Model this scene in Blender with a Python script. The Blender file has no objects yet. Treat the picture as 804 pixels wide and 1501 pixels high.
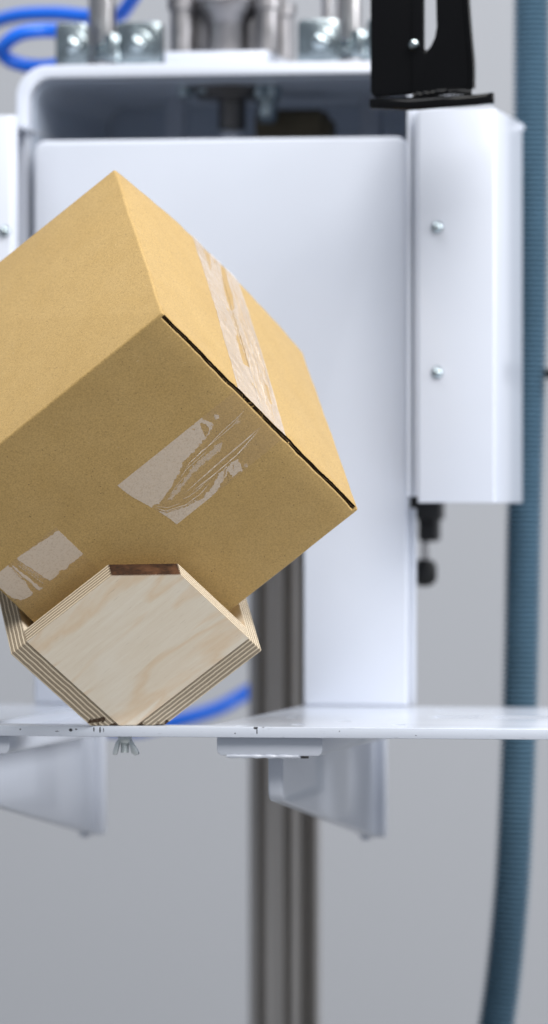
import bpy, bmesh, math, random
from mathutils import Vector, Matrix, noise
random.seed(7)
SC = bpy.context.scene
R = math.radians

# ------------------------------------------------------------------ camera
S = 0.0005; FPX = 8000.0; TH = R(10)
RT = Vector((math.cos(TH), math.sin(TH), 0)); VW = Vector((-math.sin(TH), math.cos(TH), 0)); UP = Vector((0, 0, 1))
CAM = Vector((0.69459271, -3.93923101, 0.15775))
cd = bpy.data.cameras.new('camera'); cam = bpy.data.objects.new('camera', cd)
SC.collection.objects.link(cam); SC.camera = cam
cam.matrix_world = Matrix(((RT.x, 0, -VW.x, CAM.x), (RT.y, 0, -VW.y, CAM.y), (0, 1, 0, CAM.z), (0, 0, 0, 1)))
cd.sensor_fit = 'VERTICAL'; cd.sensor_height = 36; cd.sensor_width = 36
cd.lens = FPX / 1501 * 36
cd.clip_start = .05; cd.clip_end = 60
cd.dof.use_dof = True; cd.dof.focus_distance = 3.95; cd.dof.aperture_fstop = 4.1; cd.dof.aperture_blades = 0

# ------------------------------------------------------------------ world, lamps, exposure
w = bpy.data.worlds.new('World'); SC.world = w; w.use_nodes = True
w.node_tree.nodes['Background'].inputs[0].default_value = (.80, .88, 1, 1)
w.node_tree.nodes['Background'].inputs[1].default_value = .33
def lamp(name, loc, target, sx, sy, power, col):
    l = bpy.data.lights.new(name, 'AREA'); l.shape = 'RECTANGLE'; l.size = sx; l.size_y = sy; l.energy = power; l.color = col
    o = bpy.data.objects.new(name, l); SC.collection.objects.link(o); o.location = loc
    o.rotation_euler = (Vector(target) - Vector(loc)).to_track_quat('-Z', 'Y').to_euler()
lamp('key_softbox', (.9, -1.9, 2.5), (0, .15, .15), 2.4, 2.0, 136, (1, .985, .96))
lamp('overhead_softbox', (-.7, -.2, 2.4), (0, .3, .1), 1.4, 1.2, 30, (.95, .97, 1))
lamp('side_softbox', (2.4, .1, 1.0), (0, .1, .15), 1.2, 1.2, 60, (.97, .98, 1))
lamp('wall_lamp', (.3, 1.4, 2.4), (.1, 2.6, .9), 1.6, .5, 19, (.98, .99, 1))
SC.view_settings.view_transform = 'Standard'; SC.view_settings.look = 'None'
SC.view_settings.exposure = 0; SC.view_settings.gamma = 1
SC.cycles.max_bounces = 8; SC.cycles.transparent_max_bounces = 12

def at(px, py, Y):
    """point of the machine at depth Y, measured off the photograph"""
    d = RT * ((px - 402) / FPX) + UP * ((750.5 - py) / FPX) + VW
    return CAM + d * ((Y - CAM.y) / d.y)
def ax(px, Y): return at(px, 750, Y).x
def az(px, py, Y): return at(px, py, Y).z

# ------------------------------------------------------------------ helpers
def mesh_obj(name, bm, mats, parent=None, smooth=35):
    me = bpy.data.meshes.new(name)
    bmesh.ops.recalc_face_normals(bm, faces=bm.faces[:])
    bm.to_mesh(me); bm.free()
    for m in (mats if isinstance(mats, (list, tuple)) else [mats]): me.materials.append(m)
    if smooth:
        me.shade_smooth() if hasattr(me, 'shade_smooth') else [setattr(p, 'use_smooth', True) for p in me.polygons]
        me.set_sharp_from_angle(angle=R(smooth))
    o = bpy.data.objects.new(name, me); SC.collection.objects.link(o)
    if parent: o.parent = parent
    return o
def tag(o, label=None, cat=None, group=None, kind=None):
    if label: o['label'] = label
    if cat: o['category'] = cat
    if group: o['group'] = group
    if kind: o['kind'] = kind
    return o
def empty(name, loc, label, cat, group=None):
    o = bpy.data.objects.new(name, None); o.empty_display_size = .03
    SC.collection.objects.link(o); o.location = loc
    return tag(o, label, cat, group)
def put(o, parent):
    """parent o, whose mesh is in world coordinates, to an unrotated empty"""
    o.parent = parent; o.matrix_parent_inverse = Matrix.Translation(-parent.location); return o
def box(bm, x0, x1, y0, y1, z0, z1, bev=0, seg=2):
    r = bmesh.ops.create_cube(bm, size=1)
    vs = r['verts']
    for v in vs:
        v.co = Vector(((x0 + x1) / 2 + v.co.x * (x1 - x0), (y0 + y1) / 2 + v.co.y * (y1 - y0), (z0 + z1) / 2 + v.co.z * (z1 - z0)))
    if bev:
        es = list({e for v in vs for e in v.link_edges})
        bmesh.ops.bevel(bm, geom=es, offset=bev, segments=seg, profile=.5, affect='EDGES')
def prism(bm, pts, vec, bev=0, seg=2):
    """extrude the closed polygon pts (3D) along vec"""
    vec = Vector(vec)
    a = [bm.verts.new(p) for p in pts]; b = [bm.verts.new(Vector(p) + vec) for p in pts]
    n = len(pts); fs = [bm.faces.new(a), bm.faces.new(b[::-1])]
    for i in range(n): fs.append(bm.faces.new((a[i], b[i], b[(i + 1) % n], a[(i + 1) % n])))
    bmesh.ops.recalc_face_normals(bm, faces=fs)
    if bev:
        es = [e for e in {e for f in fs for e in f.edges} if len(e.link_faces) == 2 and e.calc_face_angle(0) > R(40)]
        bmesh.ops.bevel(bm, geom=es, offset=bev, segments=seg, profile=.5, affect='EDGES')
def cyl(bm, c0, c1, r0, r1=None, n=32, bev=0, rings=None):
    """lathe along c0-c1; rings = [(t, r), ...]"""
    c0 = Vector(c0); c1 = Vector(c1); d = c1 - c0; L = d.length; d.normalize()
    u = d.orthogonal().normalized(); v = d.cross(u)
    if rings is None:
        r1 = r0 if r1 is None else r1
        rings = [(0, r0), (1, r1)] if not bev else [(0, r0 - bev), (bev * .3 / L, r0 - bev * .3), (bev / L, r0), (1 - bev / L, r1), (1 - bev * .3 / L, r1 - bev * .3), (1, r1 - bev)]
    rows = []
    for t, r in rings:
        rows.append([bm.verts.new(c0 + d * (L * t) + (u * math.cos(2 * math.pi * i / n) + v * math.sin(2 * math.pi * i / n)) * max(r, 1e-5)) for i in range(n)])
    for a, b in zip(rows, rows[1:]):
        for i in range(n): bm.faces.new((a[i], a[(i + 1) % n], b[(i + 1) % n], b[i]))
    bm.faces.new(rows[0][::-1]); bm.faces.new(rows[-1])
def spline(pts, per=12):
    P = [Vector(p) for p in pts]; P = [P[0] * 2 - P[1]] + P + [P[-1] * 2 - P[-2]]; out = []
    for i in range(1, len(P) - 2):
        a, b, c, d = P[i - 1:i + 3]
        for k in range(per):
            t = k / per
            out.append(.5 * ((2 * b) + (c - a) * t + (2 * a - 5 * b + 4 * c - d) * t * t + (3 * b - a - 3 * c + d) * t ** 3))
    out.append(P[-2]); return out
def tube(bm, path, rad, n=20, cap=True):
    """rad: number or f(arc length)"""
    rows = []; s = 0; ref = Vector((0, 1, 0))
    for i, p in enumerate(path):
        if i: s += (p - path[i - 1]).length
        t = (path[min(i + 1, len(path) - 1)] - path[max(i - 1, 0)]).normalized()
        u = (ref - t * ref.dot(t)).normalized(); ref = u; v = t.cross(u)
        r = rad(s) if callable(rad) else rad
        rows.append([bm.verts.new(p + (u * math.cos(2 * math.pi * k / n) + v * math.sin(2 * math.pi * k / n)) * r) for k in range(n)])
    for a, b in zip(rows, rows[1:]):
        for i in range(n): bm.faces.new((a[i], a[(i + 1) % n], b[(i + 1) % n], b[i]))
    if cap: bm.faces.new(rows[0][::-1]); bm.faces.new(rows[-1])
def arc(cx, cz, r, a0, a1, n=8):
    return [(cx + r * math.cos(R(a0 + (a1 - a0) * i / n)), cz + r * math.sin(R(a0 + (a1 - a0) * i / n))) for i in range(n + 1)]
def fbm(x, y, z=0, o=4): return noise.fractal(Vector((x, y, z)), 1.0, 2.0, o)

# ------------------------------------------------------------------ materials
class NT:
    def __init__(s, name):
        s.m = bpy.data.materials.new(name); s.m.use_nodes = True; s.t = s.m.node_tree
        s.b = s.t.nodes['Principled BSDF']; s.out = s.t.nodes['Material Output']
    def n(s, typ, **k):
        nd = s.t.nodes.new(typ)
        for a, b in k.items(): setattr(nd, a, b)
        return nd
    def l(s, a, b): s.t.links.new(a, b)
    def coord(s, kind='Object'): return s.n('ShaderNodeTexCoord').outputs[kind]
    def mapping(s, vec, scale=(1, 1, 1), rot=(0, 0, 0), loc=(0, 0, 0)):
        m = s.n('ShaderNodeMapping'); s.l(vec, m.inputs[0]); m.inputs[1].default_value = loc; m.inputs[2].default_value = rot; m.inputs[3].default_value = scale
        return m.outputs[0]
    def noise(s, vec, scale, detail=4, rough=.55, dist=0):
        m = s.n('ShaderNodeTexNoise'); s.l(vec, m.inputs['Vector']); m.inputs['Scale'].default_value = scale
        m.inputs['Detail'].default_value = detail; m.inputs['Roughness'].default_value = rough; m.inputs['Distortion'].default_value = dist
        return m.outputs['Fac']
    def ramp(s, fac, stops, interp='LINEAR'):
        r = s.n('ShaderNodeValToRGB'); r.color_ramp.interpolation = interp; e = r.color_ramp.elements
        while len(e) < len(stops): e.new(.5)
        for i, (p, c) in enumerate(stops):
            e[i].position = p; e[i].color = (c, c, c, 1) if isinstance(c, (int, float)) else (*c, 1)
        s.l(fac, r.inputs[0]); return r.outputs[0]
    def mix(s, fac, a, b, mode='MIX'):
        m = s.n('ShaderNodeMix', data_type='RGBA', blend_type=mode)
        for sock, v in ((m.inputs[0], fac), (m.inputs[6], a), (m.inputs[7], b)):
            if isinstance(v, (int, float)): sock.default_value = v
            elif isinstance(v, tuple): sock.default_value = (*v, 1)
            else: s.l(v, sock)
        return m.outputs[2]
    def math(s, op, a, b=None, c=None, clamp=False):
        m = s.n('ShaderNodeMath', operation=op); m.use_clamp = clamp
        for i, v in enumerate((a, b, c)):
            if v is None: continue
            if isinstance(v, (int, float)): m.inputs[i].default_value = v
            else: s.l(v, m.inputs[i])
        return m.outputs[0]
    def xyz(s, vec):
        m = s.n('ShaderNodeSeparateXYZ'); s.l(vec, m.inputs[0]); return m.outputs
    def bump(s, h, strength, dist):
        b = s.n('ShaderNodeBump'); b.inputs['Strength'].default_value = strength; b.inputs['Distance'].default_value = dist
        s.l(h, b.inputs['Height']); s.l(b.outputs[0], s.b.inputs['Normal']); return b
    def set(s, col=None, rough=None, metal=None, spec=None, coat=None):
        for k, v in (('Base Color', col), ('Roughness', rough), ('Metallic', metal), ('Specular IOR Level', spec), ('Coat Weight', coat)):
            if v is None: continue
            if isinstance(v, tuple): s.b.inputs[k].default_value = (*v, 1)
            elif isinstance(v, (int, float)): s.b.inputs[k].default_value = v
            else: s.l(v, s.b.inputs[k])
        return s.m

def m_paint(name='white_powder_coat', base=(.60, .635, .715), chips=False, rough=.32):
    t = NT(name); c = t.coord()
    col = t.mix(t.ramp(t.noise(c, 6, 3), [(.3, 0.), (.7, 1.)]), tuple(x * .95 for x in base), base)
    if chips:   # scuffs and chips along the front edge of the plate
        x = t.xyz(c)
        near = t.math('LESS_THAN', x[1], .004)
        sc = t.ramp(t.noise(t.mapping(c, (60, 1, 400)), 1.6, 5, .7), [(.60, 0.), (.70, .55)])
        col = t.mix(t.math('MULTIPLY', sc, near), col, (.23, .24, .29))
        tot = None
        for (px, py, rx, rz) in ((375, 1067, .0016, .0010), (377, 1072, .0004, .0022), (345, 1075, .0005, .0005), (104, 1070, .0013, .0011),
                                 (138, 1069, .0005, .0017), (147, 1070, .0006, .0021), (152, 1070, .0003, .0016), (112, 1069, .0008, .0005),
                                 (84, 1072, .0015, .0003), (30, 1069, .0005, .0006), (498, 1072, .0004, .0004), (610, 1078, .0005, .0003), (386, 1066, .0008, .0004)):
            p = at(px, py, 0)
            d = t.mapping(c, (1 / rx, 0, 1 / rz), loc=(-p.x / rx, 0, -p.z / rz))
            vl = t.n('ShaderNodeVectorMath', operation='LENGTH'); t.l(d, vl.inputs[0])
            k = t.math('LESS_THAN', t.math('ADD', vl.outputs['Value'], t.math('MULTIPLY', t.noise(c, 1800, 3), 1.3)), 1.7)
            tot = k if tot is None else t.math('MAXIMUM', tot, k)
        col = t.mix(t.math('MULTIPLY', tot, near), col, (.035, .035, .04))
    t.bump(t.noise(c, 900, 2), .10, .0004)
    return t.set(col, rough, spec=.5, coat=.25)
PAINT = m_paint()
PLATE = m_paint('white_painted_plate', (.60, .64, .725), True, .24)
RECESS_SHADE = m_paint('grey_blue_recess_shade', (.50, .56, .66), rough=.5)  # grey-blue tone stands in for the dim light inside the frame

def m_metal(name, col, rough, aniso=None, dirt=.3, metal=1):
    t = NT(name); c = t.coord()
    n = t.noise(t.mapping(c, aniso or (1, 1, 1)), 60, 4)
    t.b.inputs['Metallic'].default_value = metal
    return t.set(t.mix(t.ramp(n, [(.3, 0.), (.75, 1.)]), tuple(x * (1 - dirt) for x in col), col), t.ramp(n, [(.2, rough * .8), (.8, min(1, rough * 1.4))]))
STEEL = m_metal('brushed_steel', (.62, .60, .60), .28, (1, 1, .02))
COLMET = m_metal('dull_extruded_column_metal', (.55, .525, .505), .40, (3, 3, .03), .3, .85)
DARKSTEEL = m_metal('dark_steel', (.20, .19, .185), .38)
CAST = m_metal('grey_anodised_cast', (.34, .33, .34), .42)
ZINC = m_metal('zinc_plated_steel', (.52, .60, .63), .2, dirt=.45)
BRIGHT = m_metal('bright_zinc', (.74, .79, .80), .34, dirt=.2, metal=.75)
BRASS = m_metal('dull_brass', (.22, .18, .12), .5)
def m_plain(name, col, rough, spec=.5, coat=0, nz=8, var=.12):
    t = NT(name); c = t.coord()
    return t.set(t.mix(t.noise(c, nz, 3), tuple(x * (1 - var) for x in col), tuple(min(1, x * (1 + var)) for x in col)), rough, spec=spec, coat=coat)
BLACK = m_plain('black_gloss_paint', (.003, .003, .0035), .12, .2, 0)
RUBBER = m_plain('black_rubber', (.012, .012, .013), .5)
BLUETUBE = m_plain('blue_polyurethane_tube', (.008, .14, .72), .3)
HOSE = m_plain('blue_grey_corrugated_plastic', (.082, .155, .218), .5, nz=30)
WALLM = m_plain('pale_grey_wall_paint', (.41, .42, .445), .85, .2, nz=1.2, var=.03)
FLOORM = m_plain('grey_epoxy_floor', (.28, .28, .28), .35)

def m_card():
    t = NT('kraft_cardboard'); c = t.coord()
    base = (.415, .272, .097)
    fine = t.noise(c, 1700, 3, .7)
    col = t.mix(t.ramp(fine, [(.28, 0.), (.72, 1.)]), tuple(x * .80 for x in base), tuple(x * 1.13 for x in base))
    mid = t.noise(t.mapping(c, (1, 1, 1), (R(25), R(40), R(18))), 45, 4)
    col = t.mix(t.ramp(mid, [(.3, 0.), (.7, .16)]), col, (.56, .40, .19))
    gr = t.noise(c, 820, 3, .6)
    col = t.mix(t.ramp(gr, [(.34, .60), (.5, 0.)]), col, tuple(x * .66 for x in base))
    col = t.mix(t.ramp(gr, [(.52, 0.), (.68, .45)]), col, tuple(x * 1.30 for x in base))
    fib = t.noise(t.mapping(c, (420, 420, 1700), (R(33), R(48), R(20))), 1, 2, .5, .8)
    col = t.mix(t.ramp(fib, [(.70, 0.), (.78, .5)]), col, (.70, .55, .33))
    v = t.n('ShaderNodeTexVoronoi'); t.l(c, v.inputs['Vector']); v.inputs['Scale'].default_value = 420
    pick = t.math('MULTIPLY', t.math('LESS_THAN', v.outputs['Distance'], .17), t.math('GREATER_THAN', t.noise(c, 170, 2), .60))
    col = t.mix(t.math('MULTIPLY', pick, .75), col, (.10, .065, .035))
    dent = t.noise(c, 14, 3)
    t.bump(t.math('ADD', t.math('ADD', fine, t.math('MULTIPLY', mid, .5)), t.math('MULTIPLY', dent, 9)), .22, .0004)
    col = t.mix(t.ramp(t.noise(c, 9, 4, .6), [(.35, .12), (.5, 0.)]), col, (.26, .165, .06))
    t.b.inputs['Sheen Weight'].default_value = .08
    return t.set(col, t.ramp(fine, [(.2, .62), (.8, .8)]), spec=.28)
CARD = m_card()
CORE = m_plain('cardboard_cut_edge', (.085, .055, .028), .95, .1, nz=400, var=.7)

def m_ply_face():
    t = NT('birch_ply_face_veneer'); c = t.coord()          # object x = depth, y, z across the face; grain runs along z
    a = R(0)
    g = t.mapping(c, (300, 300, 28))
    fine = t.noise(g, 1, 5, .6, .3)
    wide = t.noise(t.mapping(c, (36, 36, 9), loc=(0, .75, .1)), 1, 4, .5, .5)
    col = t.mix(t.ramp(fine, [(.3, 0.), (.7, 1.)]), (.78, .675, .53), (.84, .755, .62))
    col = t.mix(t.ramp(wide, [(.50, 0.), (.58, .55), (.66, .10)]), col, (.74, .53, .32))
    col = t.mix(t.ramp(t.noise(c, 26, 3), [(.5, 0.), (.75, .35)]), col, (.85, .79, .69))
    pores = t.noise(t.mapping(c, (1400, 1400, 90)), 1, 2)
    col = t.mix(t.ramp(pores, [(.66, 0.), (.76, .35)]), col, (.36, .25, .14))
    # a saw-scorched rim on the cut edges of the sheet
    t.bump(fine, .15, .0003)
    return t.set(col, .62, spec=.25)
def m_ply_edge(axis, name, scorch=False):
    """plies stacked along the object axis given"""
    t = NT(name); c = t.coord(); x = t.xyz(c)
    sc = [1, 1, 1]
    wob = t.math('MULTIPLY', t.math('SUBTRACT', t.noise(c, 90, 3), .5), .0012)
    k = t.math('FRACT', t.math('MULTIPLY', t.math('ADD', t.math('ADD', x[axis], .0311), wob), 1 / .00315))
    stretch = [130, 130, 130]; stretch[axis] = 2200
    streak = t.noise(t.mapping(c, tuple(stretch)), 1, 4, .7)
    st2 = [700, 700, 700]; st2[axis] = 1500
    pore = t.noise(t.mapping(c, tuple(st2)), 1, 3, .7)
    light = t.mix(streak, (.60, .49, .34), (.82, .72, .56))
    dark = t.mix(t.ramp(pore, [(.3, 0.), (.7, 1.)]), (.06, .04, .025), (.25, .185, .125))
    m = t.ramp(k, [(.0, 1.), (.06, 1.), (.10, .0), (.50, 0.), (.55, 1.), (.60, .8), (.92, .6), (1., 1.)])
    col = t.mix(m, light, dark)
    glue = t.ramp(k, [(.44, 0.), (.50, .9), (.56, 0.)])
    col = t.mix(t.math('MULTIPLY', glue, .8), col, (.09, .055, .03))
    # burn marks low down where the saw cut the foot
    geo = t.n('ShaderNodeNewGeometry'); z = t.xyz(geo.outputs['Position'])[2]
    lim = t.math('MULTIPLY', t.math('SUBTRACT', t.noise(c, 75, 3, .6), .42), .036)
    col = t.mix(t.math('MULTIPLY', t.math('LESS_THAN', z, lim), .93), col, (.045, .022, .010))
    t.bump(pore, .35, .0006)
    return t.set(col, .72, spec=.2)
def m_scorch():
    t = NT('scorched_saw_cut'); c = t.coord()
    n = t.noise(t.mapping(c, (900, 260, 260)), 1, 4, .65)
    n2 = t.noise(c, 70, 3)
    col = t.mix(t.ramp(n, [(.3, 0.), (.65, 1.)]), (.008, .004, .003), (.046, .019, .009))
    col = t.mix(t.ramp(n2, [(.50, 0.), (.68, .6)]), col, (.12, .052, .024))
    t.bump(n, .3, .0006)
    return t.set(col, .5, spec=.3)
PLYF = m_ply_face(); SCORCH = m_scorch()
EDGE_X = m_ply_edge(0, 'birch_ply_edge_front_board'); EDGE_Z = m_ply_edge(2, 'birch_ply_edge_left_board'); EDGE_Y = m_ply_edge(1, 'birch_ply_edge_right_board')

def m_tape():
    t = NT('clear_packing_tape')
    at_ = t.n('ShaderNodeAttribute', attribute_name='stuck').outputs['Fac']
    t.set(t.ramp(at_, [(.86, (.78, .67, .56)), (.97, (.97, .93, .84))]), .24, spec=.5)  # crease crests whiter: doubled tape, with their glint put into the colour
    t.b.inputs['Coat Weight'].default_value = .8; t.b.inputs['Coat Roughness'].default_value = .16
    g = t.n('ShaderNodeBsdfGlossy'); g.inputs['Roughness'].default_value = .16; g.inputs['Color'].default_value = (1, 1, 1, 1)
    tr = t.n('ShaderNodeBsdfTransparent'); tr.inputs[0].default_value = (.97, .955, .93, 1)
    c = t.coord(); nz = t.noise(c, 500, 3)
    bp = t.n('ShaderNodeBump'); bp.inputs['Strength'].default_value = .25; bp.inputs['Distance'].default_value = .0004; t.l(nz, bp.inputs['Height'])
    t.l(bp.outputs[0], t.b.inputs['Normal']); t.l(bp.outputs[0], g.inputs['Normal'])
    m1 = t.n('ShaderNodeMixShader'); m1.inputs[0].default_value = .03; t.l(tr.outputs[0], m1.inputs[1]); t.l(g.outputs[0], m1.inputs[2])
    m2 = t.n('ShaderNodeMixShader'); t.l(t.math('MULTIPLY', at_, .66), m2.inputs[0]); t.l(m1.outputs[0], m2.inputs[1]); t.l(t.b.outputs[0], m2.inputs[2])
    t.l(m2.outputs[0], t.out.inputs[0]); return t.m
TAPE = m_tape()

# ------------------------------------------------------------------ setting
bm = bmesh.new(); box(bm, -4, 4, 2.6, 2.75, -1.0, 2.6); tag(mesh_obj('wall', bm, WALLM), kind='structure')
bm = bmesh.new(); box(bm, -4, 4, -5, 2.75, -1.1, -1.0); tag(mesh_obj('floor', bm, FLOORM), kind='structure')

# ------------------------------------------------------------------ steel column
YC = .80
col = empty('steel_column', (ax(416, YC), YC, -1.0), 'grey ribbed metal column standing behind the white shelf plate', 'column')
xs = [(365, .0), (370, -.004), (379, -.006), (382, .012), (390, .012), (392, -.003), (409, -.003), (412, -.008), (418, -.008), (420, .014), (428, .014),
      (430, -.004), (441, -.004), (443, .016), (449, .016), (453, -.002), (457, .012), (461, .012), (464, .0)]
pts = [(ax(a, YC), YC + b, -1.0) for a, b in xs] + [(ax(464, YC), YC + .022, -1.0), (ax(365, YC), YC + .022, -1.0)]
bm = bmesh.new(); prism(bm, pts, (0, 0, 1.0 + az(400, 300, YC)))
put(mesh_obj('profile', bm, COLMET, smooth=25), col)
bm = bmesh.new(); box(bm, ax(345, YC), ax(488, YC), YC - .03, YC + .11, -1.0, -.988, .002); put(mesh_obj('base_flange', bm, DARKSTEEL), col)

# ------------------------------------------------------------------ white shelf plate with its brackets
sh = empty('drop_shelf', (0, .2, 0), 'white painted shelf plate with gusset brackets and chipped front edge under the wooden cradle', 'shelf')
bm = bmesh.new(); box(bm, -.42, .52, 0, .445, -.0078, 0, .0007, 2)
po = mesh_obj('plate', bm, PLATE)
cb = bmesh.new()
box(cb, ax(140, .44) + .002, ax(445, .44), .035, .50, -.02, .01)
for (pxa, pxb, ya, yb) in ((628, 700, .20, .245), (718, 800, .20, .245), (600, 700, .33, .36)):
    box(cb, ax(pxa, .2), ax(pxb, .2), ya, yb, -.02, .01)
for (px, py) in ((356, .02), (438, .05), (430, .19), (505, .12), (585, .06)):
    cyl(cb, (ax(px, py), py, -.02), (ax(px, py), py, .01), .0055 if px != 413 else .009, n=24)
co = mesh_obj('cut', cb, PLATE, smooth=0)
md = po.modifiers.new('b', 'BOOLEAN'); md.object = co; md.operation = 'DIFFERENCE'; md.solver = 'EXACT'
dg = bpy.context.evaluated_depsgraph_get(); me2 = bpy.data.meshes.new_from_object(po.evaluated_get(dg))
po.modifiers.clear(); po.data = me2; bpy.data.objects.remove(co); me2.set_sharp_from_angle(angle=R(35)); put(po, sh)

def gusset(dx):
    """flange bar, tapering web with a thick front end, rear end plate; the two stand dx apart"""
    Z0 = -.0079
    bm = bmesh.new()
    x0, x1 = ax(318, .008) + dx, ax(473, .008) + dx; zb = az(400, 1108, .008)
    p = [(x0, .008, Z0)] + [(x0 + a, .008, b) for a, b in [(0, zb + .005), (.0007, zb + .002), (.003, zb)]] + [(x1 - .003, .008, zb), (x1 - .0007, .008, zb + .002), (x1, .008, zb + .005), (x1, .008, Z0)]
    prism(bm, p, (0, .41, 0), .0009)
    f = mesh_obj('flange_bar', bm, PAINT); put(f, sh)
    for px, yy in ((357, .02), (443, .02), (357, .2), (443, .2)):
        b = bmesh.new(); X = ax(px, .008) + dx
        cyl(b, (X, yy, zb + .001), (X, yy, zb - .0022), .0032, n=6); put(mesh_obj('bolt', b, DARKSTEEL), f)
    # uneven weld bead where bar meets web
    b = bmesh.new(); path = [Vector((ax(332, .008) + dx + i * .0032, .0085 + .0006 * math.sin(i * 1.7), zb - .0004)) for i in range(18)]
    tube(b, path, lambda s: .0010 + .0007 * abs(math.sin(s * 330)), 8); put(mesh_obj('weld_bead', b, PAINT), f)
    bm = bmesh.new()
    xw0, xw1 = ax(393, .03) + dx, ax(415, .03) + dx
    zt = zb + .0005; z_f = az(400, 1176, .03); yb = .475; z_b = az(540, 1226, yb)
    pf = [(xw0, .030, zt)]
    rr = .010
    pf += [(xw0, .030 + rr * (1 - math.cos(R(a))), z_f + rr * (1 - math.sin(R(a)))) for a in (0, 20, 40, 60, 80, 90)]
    pf += [(xw0, yb, z_b), (xw0, yb, zt)]
    prism(bm, pf, (xw1 - xw0, 0, 0), .0022, 3)
    put(mesh_obj('web', bm, PAINT), sh)
    bm = bmesh.new()
    xe0, xe1 = ax(536, yb) + dx, ax(566, yb) + dx
    box(bm, xw0 - .004, xe1, yb, yb + .010, z_b - .001, -.0079, .0025, 3)
    box(bm, xe0 - .004, xe0 + .003, yb + .001, yb + .009, z_b - .0035, z_b, .001)
    put(mesh_obj('end_plate', bm, PAINT), sh)
gusset(0)
gusset(-.2350)

# wing nut and stud under the plate
P = at(181, 1080, .006); bm = bmesh.new()
z1 = -.0079
cyl(bm, (P.x, .012, z1), (P.x, .012, z1 - .0035), .0052, .0052, 24, .0005)
cyl(bm, (P.x, .012, z1 - .003), (P.x, .012, z1 - .0050), .0046, .0040, 24)
wbm = mesh_obj('wing_nut', bm, BRIGHT); put(wbm, sh)
bm = bmesh.new()
zz = z1 - .003; path = []
cyl(bm, (P.x, .012, zz), (P.x, .012, zz - .0092), 0, rings=[(i / 18, .0029 + .0004 * (i % 2)) for i in range(19)], n=20)
o_ = mesh_obj('threaded_stud', bm, BRIGHT); o_.parent = wbm
for s, tilt in ((-1, .95), (1, 1.18)):
    bm = bmesh.new()
    prof = [(.0030, -.0030), (.0046, -.0022), (.0066, -.0052), (.0088 * tilt, -.0112), (.0090 * tilt, -.0134), (.0066 * tilt, -.0142), (.0052, -.0122), (.0040, -.0075)]
    prism(bm, [(P.x + s * a, .0082 + (.0016 if s > 0 else 0), z1 + b) for a, b in prof], (0, .0052, 0), .0007, 2)
    o_ = mesh_obj('wing', bm, BRIGHT); o_.parent = wbm

# ------------------------------------------------------------------ white machine housing: front panel, bent frame, guards
YP = .44
hs = empty('machine_housing', (at(324, 1000, YP).x, .55, 0), 'white painted machine housing with round cornered front panel and arched frame behind the box', 'machine')
xa, xb = ax(50, YP), ax(598, YP); zt = az(324, 203, YP); zo = .30
xo0, xo1 = ax(140, YP), ax(445, YP); zop = az(300, 700, YP)
r = .010
out = [(xa, 0.0002)] + arc(xa + r, zt - r, r, 180, 90) + arc(xb - r, zt - r, r, 90, 0) + [(xb, .0002), (xo1, .0002)] + arc(xo1 - r, zop - r, r, 0, 90, 5) + arc(xo0 + r, zop - r, r, 90, 180, 5) + [(xo0, .0002)]
bm = bmesh.new(); prism(bm, [(x, YP, z) for x, z in out], (0, .014, 0), .0022, 3)
put(mesh_obj('front_panel', bm, PAINT), hs)
# side return of the right leg
bm = bmesh.new(); box(bm, xb - .0005, xb + .0035, YP + .0145, YP + .026, .0002, az(600, 745, YP), .001); put(mesh_obj('leg_return', bm, PAINT), hs)
# bent frame
YF = .455; ye = .78; tk = .0105
fx0, fx1 = ax(24, YF), ax(630, YF); fz = az(300, 92, YF) ; R1 = .026; R2 = R1 - tk + .004
zlow = az(40, 700, YF)
o1 = [(fx0, zlow)] + arc(fx0 + R1, fz - R1, R1, 180, 90, 10) + arc(fx1 - R1, fz - R1, R1, 90, 0, 10) + [(fx1, zlow)]
i1 = [(fx1 - tk, zlow)] + arc(fx1 - tk - R2, fz - tk - R2, R2, 0, 90, 10) + arc(fx0 + tk + R2, fz - tk - R2, R2, 90, 180, 10) + [(fx0 + tk, zlow)]
bm = bmesh.new(); prism(bm, [(x, YF, z) for x, z in o1 + i1], (0, ye - YF, 0), .0012, 2)
put(mesh_obj('bent_frame', bm, PAINT), hs)
bm = bmesh.new(); box(bm, fx0 + tk, fx1 - tk, ye - .014, ye - .008, zlow, fz - tk - .0002, 0); put(mesh_obj('rear_plate', bm, RECESS_SHADE), hs)
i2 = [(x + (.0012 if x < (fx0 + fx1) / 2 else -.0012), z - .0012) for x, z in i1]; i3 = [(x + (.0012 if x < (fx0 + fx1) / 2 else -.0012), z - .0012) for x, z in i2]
bm = bmesh.new(); prism(bm, [(x, YF + .012, z) for x, z in i2[::-1] + i3], (0, ye - YF - .03, 0)); put(mesh_obj('recess_shade_lining', bm, RECESS_SHADE), hs)  # added lining, its darker colour makes the frame's inside look less lit
for a, b in ((243, 268), (528, 556)):
    bm = bmesh.new(); box(bm, ax(a, .66), ax(b, .66), .66, .69, az(300, 720, .66), fz - tk - .0003, .002); put(mesh_obj('inner_strut', bm, PAINT), hs)
YG = .37
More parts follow.
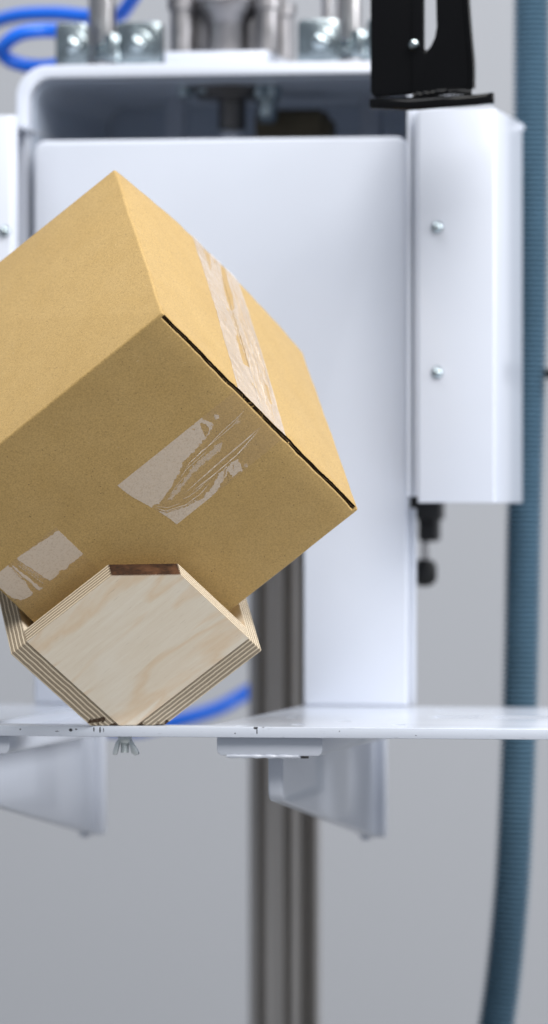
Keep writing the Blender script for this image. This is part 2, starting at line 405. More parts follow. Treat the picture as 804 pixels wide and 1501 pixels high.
def guard(x0, x1, name_label, mirror=False):
    zt_, zb_ = az(660, 160, YG), az(660, 737, YG)
    g = bmesh.new(); rr = .0028; t_ = .0022; d = .165
    prof = [(x0, YG + .022)] + [(x0 + rr - rr * math.cos(R(a)), YG + rr - rr * math.sin(R(a))) for a in (0, 30, 60, 90)] + \
           [(x1 - rr + rr * math.sin(R(a)), YG + rr - rr * math.cos(R(a))) for a in (0, 30, 60, 90)] + [(x1, YG + d)]
    if mirror:
        m = (x0 + x1) / 2; prof = [(2 * m - a, b) for a, b in prof][::-1]
    n = len(prof); inn = []
    for i, (a, b) in enumerate(prof):
        p0 = Vector(prof[max(i - 1, 0)]); p1 = Vector(prof[min(i + 1, n - 1)]); tt = (p1 - p0).normalized()
        inn.append((a - tt.y * t_, b + tt.x * t_))
    prism(g, [(a, b, zb_) for a, b in prof + inn[::-1]], (0, 0, zt_ - zb_), .0006)
    o = put(mesh_obj('side_guard', g, PAINT), hs)
    # closing lips top and bottom, with a small dog ear at the rear corner
    def lip(*a):
        g = bmesh.new(); box(g, *a); l = mesh_obj('guard_lip', g, PAINT); l.parent = o
    lip(min(x0, x1) + .003, max(x0, x1) - .0025, YG + .003, YG + d, zt_ - .008, zt_ - .005)
    lip(x0 + .012, x1 - .0025, YG + .012, YG + d, zb_ + .0003, zb_ + .0025)
    g = bmesh.new(); sx = x1 - .001 if not mirror else x0 + .001
    cyl(g, (sx, YG + d - .012, zt_ - .004), (sx, YG + d, zt_ - .004), .003, n=12)
    l = mesh_obj('guard_corner', g, PAINT); l.parent = o
    return o
zs = [az(641, 333, YG), az(639, 546, YG)]
g1 = guard(ax(612, YG), ax(727, YG), '')
for z in zs:
    b = bmesh.new(); x = ax(641, YG)
    cyl(b, (x, YG + .001, z), (x, YG - .0052, z), 0, rings=[(0, .0038), (.02, .0050), (.35, .0048), (.7, .0037), (.93, .0018), (1, 0.0001)], n=24)
    o = mesh_obj('screw', b, ZINC); o.parent = g1
g2 = guard(ax(-97, YG), ax(18, YG), '', True)
for z in zs:
    b = bmesh.new(); x = ax(7, YG)
    cyl(b, (x, YG + .001, z), (x, YG - .0052, z), 0, rings=[(0, .0038), (.02, .0050), (.35, .0048), (.7, .0037), (.93, .0018), (1, 0.0001)], n=24)
    o = mesh_obj('screw', b, ZINC); o.parent = g2
# backing strips between the panel and the guards
bm = bmesh.new(); box(bm, ax(604, YG), ax(616, YG) + .002, YG + .010, YG + .014, az(610, 728, YG), az(610, 164, YG), .0008); put(mesh_obj('guard_backing', bm, PAINT), hs)
bm = bmesh.new(); box(bm, ax(14, YG), ax(21, YG), YG + .010, YG + .014, az(610, 728, YG), az(610, 160, YG), .0008); put(mesh_obj('guard_backing', bm, PAINT), hs)
bm = bmesh.new(); box(bm, ax(628, .5), ax(634, .5), YG + .014, .60, az(610, 728, .5), az(610, 150, .5), .0005); put(mesh_obj('guard_bracket', bm, PAINT), hs)

# ------------------------------------------------------------------ pneumatic cylinder standing on the frame
YK = .56
xc = ax(337, YK); ztop = fz
cy = empty('pneumatic_cylinder', (xc, YK, ztop), 'grey metal cylinder head on a white pad on top of the arched frame', 'cylinder')
bm = bmesh.new(); box(bm, ax(258, YK), ax(408, YK), YK - .05, YK + .05, ztop, az(330, 82, YK) - .0, .001); put(mesh_obj('mounting_pad', bm, PAINT), cy)
zp = az(330, 82, YK)
k = S * 1.13
bm = bmesh.new(); 
box(bm, xc - 60 * k, xc + 62 * k, YK - .012, YK + .045, zp, zp + 88 * k, .002)
cyl(bm, (xc + 2 * k, YK - .012, zp), (xc + 2 * k, YK - .012, zp + 140 * k), 0, n=40, rings=[(0, 31 * k), (.30, 31 * k), (.38, 35 * k), (.50, 48 * k), (.56, 50 * k), (.62, 42 * k), (1, 42 * k)])
put(mesh_obj('end_cap', bm, CAST), cy)
for sx in (-1, 1):
    for dy in (-.022, .05):
        X = xc + (sx * 63 + (0 if sx > 0 else -2)) * k
        bm = bmesh.new(); cyl(bm, (X, YK + dy, zp), (X, YK + dy, zp + 150 * k), 0, n=28, rings=[(0, 17 * k), (.42, 17 * k), (.44, 21 * k), (.56, 21 * k), (.57, 8 * k), (1, 8 * k)])
        put(mesh_obj('tie_rod', bm, CAST), cy)
zu = fz - tk
bm = bmesh.new(); cyl(bm, (xc, YK, zu), (xc, YK, zu - .012), 0, n=36, rings=[(0, .037), (.3, .037), (.5, .030), (1, .026)]); put(mesh_obj('rod_gland', bm, DARKSTEEL), cy)
bm = bmesh.new(); cyl(bm, (xc + .002, YK, zu - .01), (xc + .002, YK, az(330, 190, YK)), 0.0115, n=32)
put(mesh_obj('piston_rod', bm, DARKSTEEL), cy)
bm = bmesh.new(); zq = az(330, 192, YK); cyl(bm, (xc + .002, YK, zq - .012), (xc + .002, YK, zq), .0105, n=32, bev=.001); put(mesh_obj('rod_end', bm, PAINT), cy)
for px, ln in ((272, .011), (383, .012), (300, .008), (402, .012)):
    X = ax(px, YK - .02); bm = bmesh.new(); cyl(bm, (X, YK - .02, zu), (X, YK - .02, zu - ln), .0068, n=6); put(mesh_obj('nut', bm, ZINC), cy)
bm = bmesh.new(); X = ax(392, YK); cyl(bm, (X, YK, zu - .008), (X, YK, zu - .032), 0, n=24, rings=[(0, .010), (.3, .010), (.35, .008), (.8, .0085), (1, .006)]); put(mesh_obj('air_fitting', bm, ZINC), cy)
bm = bmesh.new(); box(bm, ax(372, .62), ax(475, .62), .62, .66, az(400, 205, .62), az(400, 160, .62), .006); 
box(bm, ax(425, .62), ax(485, .62), .625, .655, az(400, 205, .62), az(400, 172, .62), .006); put(mesh_obj('valve_block', bm, BRASS), cy)

# ------------------------------------------------------------------ guide rods and their clamps on top of the frame
YR = .52
def rod(px, wpx, lab, y=YR):
    x = ax(px, y); rr = wpx * S * 1.13 / 2
    bm = bmesh.new(); cyl(bm, (0, 0, 0), (0, 0, .22), rr, n=32, bev=.001)
    o = mesh_obj('guide_rod', bm, STEEL); o.location = (x, y, fz + .0005); return tag(o, lab, 'rod', 'steel guide rods on the frame')
rod(150, 40, 'steel guide rod rising through the left zinc clamp above the arched frame', YR + .026)
rod(512, 36, 'steel guide rod rising through the right zinc clamp beside the black bracket', YR + .026)
rod(480, 16, 'thin steel rod behind the square lug of the right zinc clamp', .63)
def clamp(px, lab, mir=1):
    x = ax(px, YR - .01); c = empty('rod_clamp', (x, YR, fz), lab, 'clamp', 'zinc plated clamps on the frame')
    q = S * 1.13
    for sx, w0, w1 in ((-1, 74, 30), (1, 18, 90)):
        s = sx * mir
        bm = bmesh.new()
        a, b = (-70, -22) if s < 0 else (20, 90)
        if mir < 0: a, b = (-76, -14) if s < 0 else (26, 66)
        prof = [(a, 0), (a, 62), (a + 2, 67), (a + 7, 70), (b - 7, 70), (b - 2, 67), (b, 62), (b, 0)]
        prism(bm, [(u * q, -.012, v_ * q) for u, v_ in prof], (0, .014, 0), .0016, 2)
        o = mesh_obj('clamp_plate', bm, ZINC); o.parent = c
        m = (a + b) / 2 + (4 if s < 0 else 0)
        bm = bmesh.new(); cyl(bm, (m * q, -.012, 36 * q), (m * q, -.0145, 36 * q), .0125, n=32, bev=.0008)
        cyl(bm, (m * q, -.0145, 36 * q), (m * q, -.021, 36 * q), 0, rings=[(0, .0068), (.6, .0066), (.85, .005), (1, .0001)], n=24)
        o = mesh_obj('bolt', bm, ZINC); o.parent = c
    bm = bmesh.new(); path = []
    for i in range(0, 60):
        a = i / 60 * 2 * math.pi * 2.5
        path.append(Vector((math.cos(a) * 23 * q, .026 + math.sin(a) * 25 * q, (16 + i * .50) * q)))
    tube(bm, path, .0042, 10); o = mesh_obj('clamp_coil', bm, ZINC); o.parent = c
    bm = bmesh.new(); cyl(bm, (16 * q, -.010, 12 * q), (16 * q, -.010, 52 * q), .0075, n=24, bev=.001); o = mesh_obj('clamp_hinge', bm, ZINC); o.parent = c
    return c
clamp(150, 'zinc plated clamp with two square lugs round the left guide rod', 1)
clamp(512, 'zinc plated clamp round the right guide rod, half hidden by the black bracket', -1)
bm = bmesh.new(); b_ = at(247, 60, .6); cyl(bm, (0, 0, 0), (0, 0, .019), 0, rings=[(0, .007), (.5, .007), (.6, .0045), (1, .0045)], n=20)
o = mesh_obj('plug_fitting', bm, BRASS); o.location = (b_.x, .6, fz + .0005); tag(o, 'small dull brass plug standing between the left clamp and the grey cylinder head', 'fitting')

# ------------------------------------------------------------------ black bracket hanging in at the top right
YB = .24
bb = empty('black_bracket', (ax(620, YB), YB, az(620, 150, YB)), 'glossy black steel bracket with a slot and angled foot, hanging in front of the guard', 'bracket')
def pb(pts, y): return [tuple(at(a, b, y)) for a, b in pts]
bm = bmesh.new()   # front web with the slot, drawn as an outline with a notch that runs off the top
# left flange facing left-front and main face share the fold near px 612
outl = [(543, -60), (543, 134), (546, 141), (553, 143), (606, 138), (612, 130), (612, -60)]
prism(bm, pb(outl, YB), (0, .006, 0), .0014, 3)
left = mesh_obj('left_flange', bm, BLACK); put(left, bb)
bm = bmesh.new()
outl = [(604, -60), (604, 138), (690, 133), (692, 120), (692, 90), (685, 20), (680, -60), (638, -60), (640, 40), (637, 56), (631, 68), (625, 75), (622, 70), (622, -60)]
prism(bm, pb(outl, YB - .004), (0, .006, 0), .0014, 3)
put(mesh_obj('slotted_web', bm, BLACK), bb)
bm = bmesh.new()   # rim lip along the right side
path = spline([at(a, b, YB - .004) for a, b in ((681, -60), (685, 10), (689, 60), (692, 95), (692, 130))], 8)
tube(bm, path, .0028, 12); put(mesh_obj('edge_lip', bm, BLACK), bb)
bm = bmesh.new()
z_f = az(620, 160, YB)
fx = [(541, YB - .012, 161), (575, YB - .022, 163), (640, YB - .026, 162), (724, YB - .020, 150), (724, YB + .075, 148), (560, YB + .075, 150)]
P4 = [at(541, 160, YB - .010), at(600, 163, YB - .024), at(700, 155, YB - .024), at(725, 151, YB - .018), at(725, 158, YB + .06), at(560, 160, YB + .06)]
prism(bm, P4, (0, 0, .0085), .0016, 2)
put(mesh_obj('foot', bm, BLACK), bb)
bm = bmesh.new(); tube(bm, spline([at(606, 141, YB - .006), at(640, 136, YB - .008), at(665, 134, YB - .008), at(692, 135, YB - .006)], 10), lambda s: .0026 + .0005 * math.sin(s * 2200), 10); put(mesh_obj('weld_bead', bm, BLACK), bb)
bm = bmesh.new(); p = at(607, 66, YB - .004); cyl(bm, p, p + Vector((.001, -.006, .001)), 0, rings=[(0, .0048), (.5, .0046), (.85, .003), (1, .0001)], n=20); put(mesh_obj('rivet', bm, ZINC), bb)

# ------------------------------------------------------------------ limit switch hanging below the guard
YS = .62
ls = empty('limit_switch', tuple(at(624, 800, YS)), 'black plunger switch with a round knob hanging below the right guard', 'switch')
bm = bmesh.new(); a = at(598, 792, YS)
box(bm, ax(596, YS), ax(645, YS), YS, YS + .03, az(600, 762, YS), az(600, 715, YS), .002)
box(bm, ax(612, YS), ax(640, YS), YS + .002, YS + .028, az(600, 794, YS), az(600, 758, YS), .003)
put(mesh_obj('switch_body', bm, RUBBER), ls)
bm = bmesh.new(); cyl(bm, (ax(620, YS), YS + .014, az(600, 790, YS)), (ax(620, YS), YS + .014, az(600, 828, YS)), .0030, n=16); put(mesh_obj('stem', bm, STEEL), ls)
bm = bmesh.new(); cyl(bm, (ax(619, YS), YS + .014, az(600, 820, YS)), (ax(619, YS), YS + .014, az(600, 860, YS)), 0, rings=[(0, .005), (.12, .0092), (.3, .0106), (.7, .0106), (.88, .0085), (1, .004)], n=28); put(mesh_obj('knob', bm, RUBBER), ls)

# ------------------------------------------------------------------ hoses
YH = .60
path = spline([at(a, b, YH) for a, b in ((800, -1800), (790, -800), (782, -120), (780, 0), (779, 200), (777, 450), (769, 740), (764, 980), (757, 1180), (748, 1330), (728, 1501), (690, 1680), (600, 2000), (470, 2500))], 60)
# resample evenly so the ribs are even
L = [0]
for i in range(1, len(path)): L.append(L[-1] + (path[i] - path[i - 1]).length)
step = .0042 / 6; res = []; j = 0; s = 0
while s < L[-1]:
    while L[j + 1] < s: j += 1
    res.append(path[j].lerp(path[j + 1], (s - L[j]) / max(L[j + 1] - L[j], 1e-9))); s += step
bm = bmesh.new(); tube(bm, res, lambda s: .0145 + .0020 * math.cos(2 * math.pi * s / .0042), 28)
tag(mesh_obj('corrugated_hose', bm, HOSE, smooth=80), 'blue-grey corrugated hose hanging down the right side of the picture', 'hose')
bm = bmesh.new(); p = at(804, 548, .60); cyl(bm, p + Vector((-.003, 0, 0)), p + Vector((.03, 0, 0)), .004, n=16, bev=.001)
box(bm, p.x + .004, p.x + .03, .59, .62, p.z - .012, p.z + .007, .002)
tag(mesh_obj('cable_clip', bm, RUBBER), 'small dark clip beside the corrugated hose at the right border', 'clip')
def air(pts, per=14, rr=.0062):
    bm = bmesh.new(); tube(bm, spline([at(*p) for p in pts], per), rr, 20); return mesh_obj('air_tube', bm, BLUETUBE, smooth=80)
tag(air([(-300, 900, .90), (-200, 400, .86), (-120, 160, .80), (-60, 70, .75), (-20, 38, .74), (25, 23, .72), (80, 20, .70), (130, 24, .68), (170, 24, .66), (188, 8, .64), (215, -40, .62), (260, -160, .62), (270, -330, .64)]),
    'bright blue air tube arching over the left clamp and up behind it', 'tube', 'blue pneumatic air tubes')
tag(air([(150, 45, .64), (110, 46, .62), (60, 45, .60), (25, 52, .60), (3, 72, .61), (14, 88, .62), (45, 97, .62), (80, 96, .61), (112, 86, .60), (140, 78, .60)]),
    'bright blue air tube bent in a tight loop beside the left clamp', 'tube', 'blue pneumatic air tubes')
tag(air([(520, 930, 1.0), (440, 975, .99), (368, 1012, .97), (320, 1038, .95), (262, 1056, .93), (200, 1070, .92), (150, 1066, .92), (108, 1040, .90), (88, 1000, .88), (80, 940, .86), (90, 880, .86)], rr=.0068),
    'blue air tube sagging behind the wooden cradle and the steel column', 'tube', 'blue pneumatic air tubes')

# ------------------------------------------------------------------ plywood corner cradle (object x = into the corner, y and z = up along the two arms)
G = [Vector((-0.3053574510789426, 0.7857006826690989, 0.5379881637395783)), Vector((0.5227318607409025, 0.6105448977815447, -0.5949675029438815)), Vector((-0.795932301666998, 0.09954579371442354, -0.5971452135928416))]
PO = Vector((-0.11239917924925458, 0.012, -0.005729900026095386))
wb, wc, T = .1157, .11805, .01492
MC = Matrix.Translation(PO) @ Matrix((G[0], -G[1], -G[2])).transposed().to_4x4()
cr = empty('plywood_cradle', (0, 0, 0), 'birch plywood corner cradle holding the tilted box, scorched dark at its cut top', 'cradle')
cr.matrix_world = MC
def board(name, x0, x1, y0, y1, z0, z1, axis, edge, cut=None):
    bm = bmesh.new(); box(bm, x0, x1, y0, y1, z0, z1)
    if cut:
        (ya, za), (yb, zb) = cut
        n = Vector((0, zb - za, -(yb - ya))); n = -n if n.dot(Vector((0, 1, 1))) < 0 else n
        rs = bmesh.ops.bisect_plane(bm, geom=bm.verts[:] + bm.edges[:] + bm.faces[:], plane_co=(0, ya, za), plane_no=n, clear_outer=True)
        bmesh.ops.contextual_create(bm, geom=[e for e in rs['geom_cut'] if isinstance(e, bmesh.types.BMEdge)])
    inv = MC.inverted()
    pc = inv @ Vector((0, 0, .0003)); pn = (inv.to_3x3() @ Vector((0, 0, -1))).normalized()
    rs = bmesh.ops.bisect_plane(bm, geom=bm.verts[:] + bm.edges[:] + bm.faces[:], plane_co=pc, plane_no=pn, clear_outer=True)
    ce = [e for e in rs['geom_cut'] if isinstance(e, bmesh.types.BMEdge)]
    if ce: bmesh.ops.contextual_create(bm, geom=ce)
    bmesh.ops.recalc_face_normals(bm, faces=bm.faces[:])
    bmesh.ops.bevel(bm, geom=bm.edges[:], offset=.00035, segments=2, affect='EDGES')
    bmesh.ops.recalc_face_normals(bm, faces=bm.faces[:])
    for f in bm.faces:
        f.material_index = 0 if abs(f.normal[axis]) > .8 else 1
        if cut and f.normal[1] > .35 and f.normal[2] > .35 and abs(f.normal[0]) < .5: f.material_index = 2
    o = mesh_obj(name, bm, [PLYF, edge, SCORCH]); o.parent = cr; return o
g = .00025
tag(board('front_board', 0, T, g, wb, g, wc, 0, EDGE_X, cut=((wb, .0814), (.080, wc))), 'pale veneer front board with dark scorched top cut')
board('side_board', .0003, .125, 0, wb - .0004, -T, -g * 0, 2, EDGE_Z)
board('side_board', .0003, .125, -T, 0, -T * .0, wc - .0004, 1, EDGE_Y)

# ------------------------------------------------------------------ cardboard box
E0 = Vector((-0.31676588283691076, 0.8025807945407498, 0.5054932677147057)); E1 = Vector((0.522859180718607, 0.5924046282833584, -0.6129233504498931)); E2 = Vector((-0.7913770609569242, 0.07014858959946464, -0.6072903117689153))
A0 = Vector((-0.06040137840361459, -0.11727018693254188, 0.3001609375)); A0 = CAM + (A0 - CAM) * (3.881 / 3.895); L0, L1, L2 = (x_ * 3.881 / 3.895 for x_ in (0.2308, 0.2300, 0.2335))
cbx = empty('cardboard_box', tuple(A0 + E1 * L1 + E2 * L2), 'brown cardboard box sealed with clear tape, balanced on its corner in the wooden cradle', 'box')
def BX(a, b, c):
    p = A0 + E0 * a + E1 * b + E2 * c
    fa, fb, fc = a / L0, b / L1, 1 - c / L2
    cl = lambda t: max(0, min(1, t))
    fa, fb, fc = cl(fa), cl(fb), cl(fc)
    p = p + UP * (-.0019 * fa * (1 - fb) * fc + .0040 * fa * fb * fc)
    # the lid bulges a little, most towards the back
    p = p - E2 * (.0052 * math.sin(math.pi * fb) ** .8 * math.sin(math.pi * min(1, fa) * .5) * (fc ** 3))
    q = Vector((a, b, c)) * 22
    p = p + E2 * (.0007 * noise.noise(q) + .00035 * noise.noise(q * 4.3)) + E1 * (.0006 * noise.noise(q + Vector((9, 3, 1)))) * fb
    p = p - E0 * (.0012 * math.sin(math.pi * fb) * math.sin(math.pi * fc) * (1 - fa))
    return p
rf = .0013
def wob(b, s=0, f=90): return fbm(b * f, s, 3.1)
TOPC = .0035
def section(b, ins, dep):
    """outline of the carton in (a, c) at b; ins pulls everything in for the rounded side folds, dep is the depth of the recess under the lid flap"""
    P = []
    c_top = 0 if dep < .0005 else TOPC
    r = rf
    # front top fold
    n1 = 3
    a_in = ins
    lip = c_top + ins if dep < .0005 else TOPC - .0004 + ins + .00045 * wob(b, 5, 110)
    for i in range(n1 + 1):
        ph = math.pi / 2 * i / n1; P.append((a_in + r * .8 * (1 - math.sin(ph)) if False else a_in + r * .8 * (1 - math.cos(math.pi / 2 - ph)), lip + r * .8 * (1 - math.cos(ph)) if False else lip + r * .8 * (1 - math.sin(math.pi / 2 - ph))))
    P = []
    for i in range(5):      # from the front face up over the lip
        ph = math.pi / 2 * i / 4
        P.append((a_in + .0010 * (1 - math.cos(ph)), lip + .0010 * (1 - math.sin(ph))))
    na = 22
    tc = (TOPC if dep >= .0005 else 0) + ins
    aend = L0 - ins - r
    for i in range(na + 1):
        P.append((ins + .004 + (aend - ins - .004) * i / na, tc))
    for i in range(1, 5):
        ph = math.pi / 2 * i / 4; P.append((aend + r * math.sin(ph), tc + r * (1 - math.cos(ph))))
    cend = L2 - ins - r
    for i in range(1, 13): P.append((L0 - ins, tc + r + (cend - tc - r) * i / 12))
    for i in range(1, 5):
        ph = math.pi / 2 * i / 4; P.append((L0 - ins - r * (1 - math.cos(ph)), cend + r * math.sin(ph)))
    for i in range(1, 13): P.append((aend + (ins + r - aend) * i / 12, L2 - ins))
    for i in range(1, 5):
        ph = math.pi / 2 * i / 4; P.append((ins + r * (1 - math.sin(ph)), L2 - ins - r * (1 - math.cos(ph))))
    c0 = P[4][1]; 
    for i in range(1, 16): P.append((ins, cend + (P[0][1] - cend) * i / 16))
    return P
secs = []
for i in range(5):
    ph = math.pi / 2 * i / 4; secs.append((.0016 * (1 - math.cos(ph)), .0016 * (1 - math.sin(ph)), 0))
secs.append((.0026, 0, 0)); secs.append((.0028, 0, 1))
N = 70
for i in range(1, N): secs.append((.0028 + (L1 - .0056) * i / N, 0, 1))
secs.append((L1 - .0028, 0, 1)); secs.append((L1 - .0026, 0, 0))
for i in range(5):
    ph = math.pi / 2 * (4 - i) / 4; secs.append((L1 - .0016 * (1 - math.cos(ph)), .0016 * (1 - math.sin(ph)), 0))
bm = bmesh.new(); rows = [[bm.verts.new(BX(a, b, c)) for a, c in section(b, ins, dep)] for b, ins, dep in secs]
n = len(rows[0])
for p, q in zip(rows, rows[1:]):
    for i in range(n): bm.faces.new((p[i], p[(i + 1) % n], q[(i + 1) % n], q[i]))
bm.faces.new(rows[0][::-1]); bm.faces.new(rows[-1])
body = mesh_obj('carton_body', bm, CARD, smooth=50)
inv = Matrix.Translation(-cbx.location)
body.parent = cbx; body.matrix_parent_inverse = inv
# two lid flaps meeting under the tape: outer liner overhangs a darker recessed core
def flap(b0, b1, sd):
    bm = bmesh.new(); N = 50; rows = []
    for i in range(N + 1):
        b = b0 + (b1 - b0) * i / N
        bb_ = b / L1
        e = .0012 + .0022 * max(0, wob(b, sd, 90)) + (.0009 if abs(wob(b, sd + 9, 400)) > .42 else 0); ml = .0019 + .0004 * wob(b, sd + 2, 60); mk = .0012 + .0028 * abs(wob(b, sd + 4, 150))
        lt = .00055
        core = .0046 + .0015 * wob(b, sd + 3, 200)
        P = [(e, -.00012 + .0003), (e + .0003, -.00012)]
        na = 22
        for k in range(1, na + 1): P.append((e + (L0 - .0016 - e) * k / na, -.00012))
        P += [(L0 - .0012, .0002), (L0 - .0012, TOPC - .0001)]
        P += [(L0 * .5, TOPC - .0001), (core, TOPC - .0001), (core, ml + .0002), (mk, ml + .00015), (mk, ml - .00015), (core, ml - .0002), (core, lt), (e + .0001, lt - .0001 + .0003 * wob(b, sd + 5, 500))]
        rows.append([bm.verts.new(BX(a, b, c)) for a, c in P])
    n = len(rows[0])
    for p, q in zip(rows, rows[1:]):
        for i in range(n):
            f = bm.faces.new((p[i], p[(i + 1) % n], q[(i + 1) % n], q[i]))
            if i >= n - 9: f.material_index = 1
    bm.faces.new(rows[0][::-1]); bm.faces.new(rows[-1])
    o = mesh_obj('lid_flap', bm, [CARD, CORE], smooth=50); o.parent = cbx; o.matrix_parent_inverse = inv
flap(.0024, L1 / 2 - .0006, 1.5); flap(L1 / 2 + .0006, L1 - .0024, 7.5)
# torn paper fibres in the gap
for i in range(16):
    b = random.choice([random.uniform(.004, .22), random.uniform(.08, .15)]); bm = bmesh.new()
    ln = random.uniform(.0012, .0038)
    p0 = (random.uniform(.0008, .0022), b, TOPC - .0006); p1 = (p0[0] + random.uniform(-.0012, .001), b + ln * random.uniform(-.7, .9), p0[2] - ln * random.uniform(.2, .7))
    pm = tuple((x + y) / 2 + random.uniform(-.0004, .0004) for x, y in zip(p0, p1))
    tube(bm, spline([BX(*p0), BX(*pm), BX(*p1)], 4), random.uniform(.00012, .00028), 5)
    o = mesh_obj('torn_fibre', bm, CARD); o.parent = cbx; o.matrix_parent_inverse = inv

# ------------------------------------------------------------------ tape
def sst(a, b, x):
    t = max(0, min(1, (x - a) / (b - a))); return t * t * (3 - 2 * t)
def strip(name, f, nu, nv, stuck, parent=cbx):
    """f(u, v) -> point; stuck(u, v) -> 0 clear ... 1 milky, or None for a torn-away bit"""
    bm = bmesh.new(); lay = bm.verts.layers.float.new('stuck')
    V = [[bm.verts.new(f(i / nu, j / nv)) for i in range(nu + 1)] for j in range(nv + 1)]
    val = {}
    for j in range(nv + 1):
        for i in range(nu + 1):
            s = stuck(i / nu, j / nv); V[j][i][lay] = 0 if s is None else s
            if s is None: val[(i, j)] = 1
    for j in range(nv):
        for i in range(nu):
            if all((x, y) in val for x in (i, i + 1) for y in (j, j + 1)): continue
            bm.faces.new((V[j][i], V[j][i + 1], V[j + 1][i + 1], V[j + 1][i]))
    for v in [v for v in bm.verts if not v.link_faces]: bm.verts.remove(v)
    me = bpy.data.meshes.new(name); bm.to_mesh(me); bm.free(); me.materials.append(TAPE); me.shade_smooth()
    o = bpy.data.objects.new(name, me); SC.collection.objects.link(o); o.parent = parent; o.matrix_parent_inverse = inv; return o
B0_, B1_ = .0865, .1425
def on_box(px, py, axis):
    """where the carton face normal to the given axis is met at a point measured off the photograph, in mm along the edges"""
    d = RT * ((px - 402) / FPX) + UP * ((750.5 - py) / FPX) + VW
    n = (E0, E1, E2)[axis]; t = (A0 - CAM).dot(n) / d.dot(n); p = CAM + d * t - A0
    return p.dot(E0) * 1000, p.dot(E1) * 1000, p.dot(E2) * 1000
def inside(P, x, y):
    r = False; j = len(P) - 1
    for i in range(len(P)):
        (xi, yi), (xj, yj) = P[i], P[j]
        if (yi > y) != (yj > y) and x < (xj - xi) * (y - yi) / (yj - yi) + xi: r = not r
        j = i
    return r
def pdist(P, x, y):
    """distance to a polyline and how far along it (0..1)"""
    best = (1e9, 0); n = len(P) - 1
    for i in range(n):
        ax_, ay = P[i]; dx, dy = P[i + 1][0] - ax_, P[i + 1][1] - ay
        t = max(0, min(1, ((x - ax_) * dx + (y - ay) * dy) / (dx * dx + dy * dy)))
        d = math.hypot(x - ax_ - t * dx, y - ay - t * dy)
        if d < best[0]: best = (d, (i + t) / n)
    return best
def bell(x): return math.exp(-x * x)
def conv(P, org, sc, axis):
    o = []
    for x, y in P:
        a, b, c = on_box(org[0] + x / sc, org[1] + y / sc, axis); o.append((b, c if axis == 0 else a))
    return o
class Patch:
    """milky islands, clear holes and creases of one piece of tape, in mm on its face"""
    def __init__(s, org, sc, axis, milky, clear, lines, jit):
        s.m = [(k, conv(P, org, sc, axis)) for k, P in milky]; s.c = [(k, conv(P, org, sc, axis)) for k, P in clear]
        s.l = [(w_, h, conv(P, org, sc, axis)) for w_, h, P in lines]; s.j = jit; s.cache = {}
    def crest(s, x, y):
        h = hi = near = 0
        for w_, ht, P in s.l:
            d, t = pdist(P, x, y)
            if d > 4 * w_: continue
            env = min(1, 5 * t * 1.0 + .15, 5 * (1 - t) + .1)
            h += ht * env * bell(d / w_); hi = max(hi, env * bell(d / (w_ * .5))); near = max(near, env * bell(d / (w_ * 1.7)))
        return h, hi, near
    def stuck(s, x, y):
        jx = s.j * fbm(x * .3, y * .3, 1.1, 4); jy = s.j * fbm(x * .3, y * .3, 7.7, 4)
        k = 0
        for v_, P in s.m:
            if inside(P, x + jx, y + jy): k = max(k, v_)
        for v_, P in s.c:
            if inside(P, x + jx * .5, y + jy * .5): k = min(k, 1 - v_)
        if k: k *= .90 + .22 * fbm(x * .9, y * .9, 4.4, 3)
        _, hi, near = s.crest(x, y)
        k = k * (1 - .55 * sst(.4, .9, near))
        return max(.035, min(1, max(min(k, .85), 1.0 * sst(.35, .8, hi))))
front = Patch((165, 560), 3.092, 0,
    [(.95, [(15, 462), (400, 160), (455, 188), (440, 230), (405, 275), (330, 350), (300, 410), (250, 500), (215, 545), (160, 570), (90, 540)]),
     (.62, [(505, 262), (492, 305), (430, 352), (372, 402), (300, 492), (270, 528), (246, 532), (330, 425), (370, 372), (440, 312)]),
     (.90, [(572, 345), (588, 395), (540, 432), (524, 405), (500, 452), (455, 512), (390, 580), (295, 670), (190, 580), (240, 587), (330, 562), (412, 522), (462, 455), (490, 400), (530, 368)]),
     (.8, [(460, 148), (480, 148), (482, 162), (466, 168)]), (.5, [(560, 175), (578, 172), (574, 186), (562, 188)]), (.5, [(595, 372), (610, 372), (606, 392)])],
    [(.95, [(398, 182), (425, 188), (442, 215), (425, 244), (404, 215)]), (.9, [(360, 212), (376, 208), (372, 220)]),
     (.8, [(505, 395), (520, 385), (512, 415), (500, 440)]), (.8, [(545, 372), (553, 372), (548, 402)])],
    [(.55, .8, [(622, 103), (560, 165), (500, 218), (430, 290), (350, 360), (310, 420)]), (.5, .6, [(600, 130), (540, 200), (470, 258), (400, 312), (345, 372)]),
     (.5, .5, [(440, 300), (380, 350), (330, 395), (300, 440)]), (.45, .5, [(330, 420), (290, 465), (250, 525)]),
     (.7, 1.0, [(690, 188), (620, 265), (560, 330), (470, 405), (400, 460), (340, 510)]), (.55, .8, [(700, 180), (590, 270), (480, 362), (390, 442), (300, 525)]),
     (.45, .6, [(660, 215), (560, 300), (470, 375), (380, 455)]), (.45, .6, [(640, 262), (540, 345), (440, 432), (360, 500)]), (.5, .6, [(420, 455), (380, 490), (345, 515), (310, 530)]),
     (.6, .8, [(180, 562), (240, 580), (330, 552), (400, 500), (450, 440)]), (.4, .5, [(230, 586), (290, 573), (350, 546), (395, 520)]), (.4, .5, [(185, 556), (250, 566), (320, 540)])], 1.5)
def f_front(u, v):
    b = B0_ + (B1_ - B0_) * u; end = (.1140 - .0105 * sst(0, 1, u)) + .0003 * fbm(u * 40, 2)
    c = .0034 + (end - .0034) * v
    h, _, _ = front.crest(b * 1000, c * 1000)
    return BX(0, b, c) - E0 * (.00012 + .00048 * h + .00005 * fbm(u * 12, v * 20, 4))
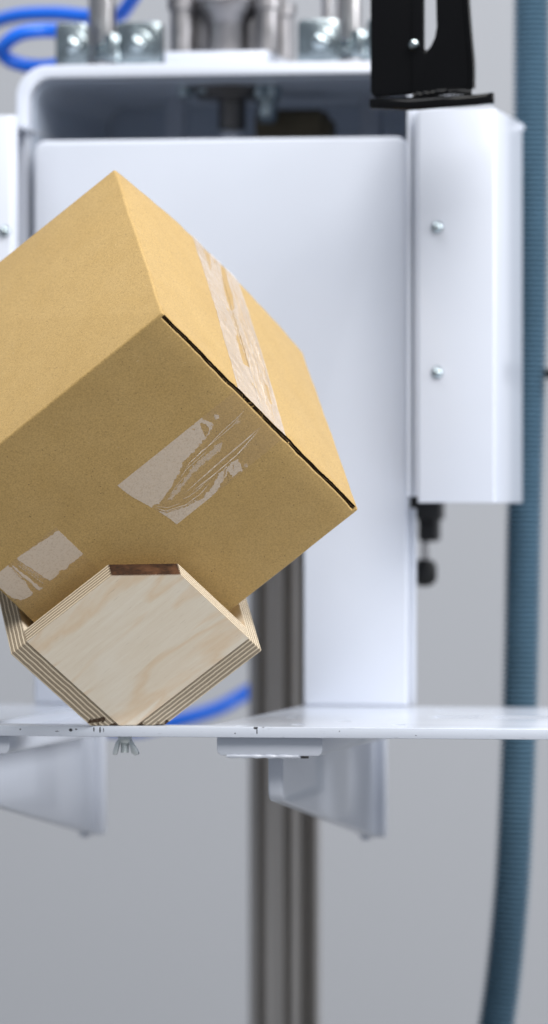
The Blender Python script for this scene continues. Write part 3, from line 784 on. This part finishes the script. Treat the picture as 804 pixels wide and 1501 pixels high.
def s_front(u, v):
    b = B0_ + (B1_ - B0_) * u; c = .0034 + (.1140 - .0105 * sst(0, 1, u) - .0034) * v
    return front.stuck(b * 1000, c * 1000)
o = strip('packing_tape', f_front, 170, 340, s_front)
o['label'] = 'clear tape end on the dark front face, creased towards the lid'
big = [(-100, -100), (900, -100), (900, 1700), (-100, 1700)]
rl = random.Random(3)
lid = Patch((280, 340), 5.007, 2, [(.92, big)],
    [(.93, [(178, 250), (202, 262), (245, 440), (268, 510), (284, 604), (262, 612), (238, 560), (203, 455), (188, 350)]),
     (.9, [(318, 770), (340, 795), (378, 905), (412, 1012), (372, 985), (343, 900), (306, 790)]), (.8, [(520, 1115), (548, 1160), (586, 1275), (568, 1275), (538, 1200)]),
     (.75, [(15, 50), (105, 180), (112, 330), (85, 250)]), (.5, [(268, 620), (295, 640), (328, 765), (315, 785), (285, 700)]), (.6, [(430, 800), (445, 830), (440, 840)]), (.5, [(130, 215), (150, 230), (146, 270), (134, 260)])],
    [], 1.0)
for i in range(20):     # long fine creases running along the seam
    u0 = rl.uniform(B0_ * 1000 + 18, B1_ * 1000 - 3); a0 = rl.uniform(-5, 150); ln = rl.uniform(35, 120); du = rl.uniform(-7, 1)
    lid.l.append((rl.uniform(.45, .9), rl.uniform(.5, 1.1), [(u0 + du * t + rl.uniform(-.4, .4), a0 + ln * t) for t in (0, .35, .7, 1)]))
def f_lid(u, v):
    b = B0_ + (B1_ - B0_) * u; a = .0006 + L0 * v
    h, _, _ = lid.crest(b * 1000, a * 1000)
    return BX(a, b, 0) - E2 * (.00030 + .00045 * h + .00006 * fbm(u * 10, v * 16, 2))
def s_lid(u, v):
    b = B0_ + (B1_ - B0_) * u; a = .0006 + L0 * v
    k = lid.stuck(b * 1000, a * 1000)
    return max(.05, k * (1 - .30 * sst(.2, .55, abs(fbm(a * 14, b * 700, 9.9, 3)))))
o = strip('packing_tape', f_lid, 100, 240, s_lid)
o['label'] = 'clear tape strip along the bright lid, milky with bubbles'
low = Patch((0, 765), 5.743, 0,
    [(.95, [(505, 60), (735, 235), (660, 300), (590, 350), (560, 395), (495, 410), (490, 440), (420, 495), (168, 325), (140, 300)]),
     (.95, [(75, 360), (100, 385), (215, 505), (280, 590), (270, 620), (180, 660), (60, 620), (-120, 500), (-120, 440)]), (1, [(108, 362), (360, 553), (330, 577), (235, 490), (108, 382)])], [],
    [(.4, .6, [(150, 325), (250, 395), (410, 500)]), (.4, .6, [(132, 343), (250, 430), (400, 535)]), (.4, .5, [(160, 350), (260, 415), (350, 480)]), (.35, .5, [(92, 378), (180, 460), (235, 520)])], .8)
def low_bc(u, v): return .0820 + .0500 * u, L2 - .0016 - (L2 - .0016 - (.1685 - .0006 * fbm(u * 20, 3))) * v
def f_low(u, v):
    b, c = low_bc(u, v); h, _, _ = low.crest(b * 1000, c * 1000)
    return BX(0, b, c) - E0 * (.00012 + .0005 * h)
def s_low(u, v):
    b, c = low_bc(u, v); return low.stuck(b * 1000, c * 1000)
o = strip('packing_tape', f_low, 130, 170, s_low)
o['label'] = 'short torn clear tape end at the lower left of the front face'
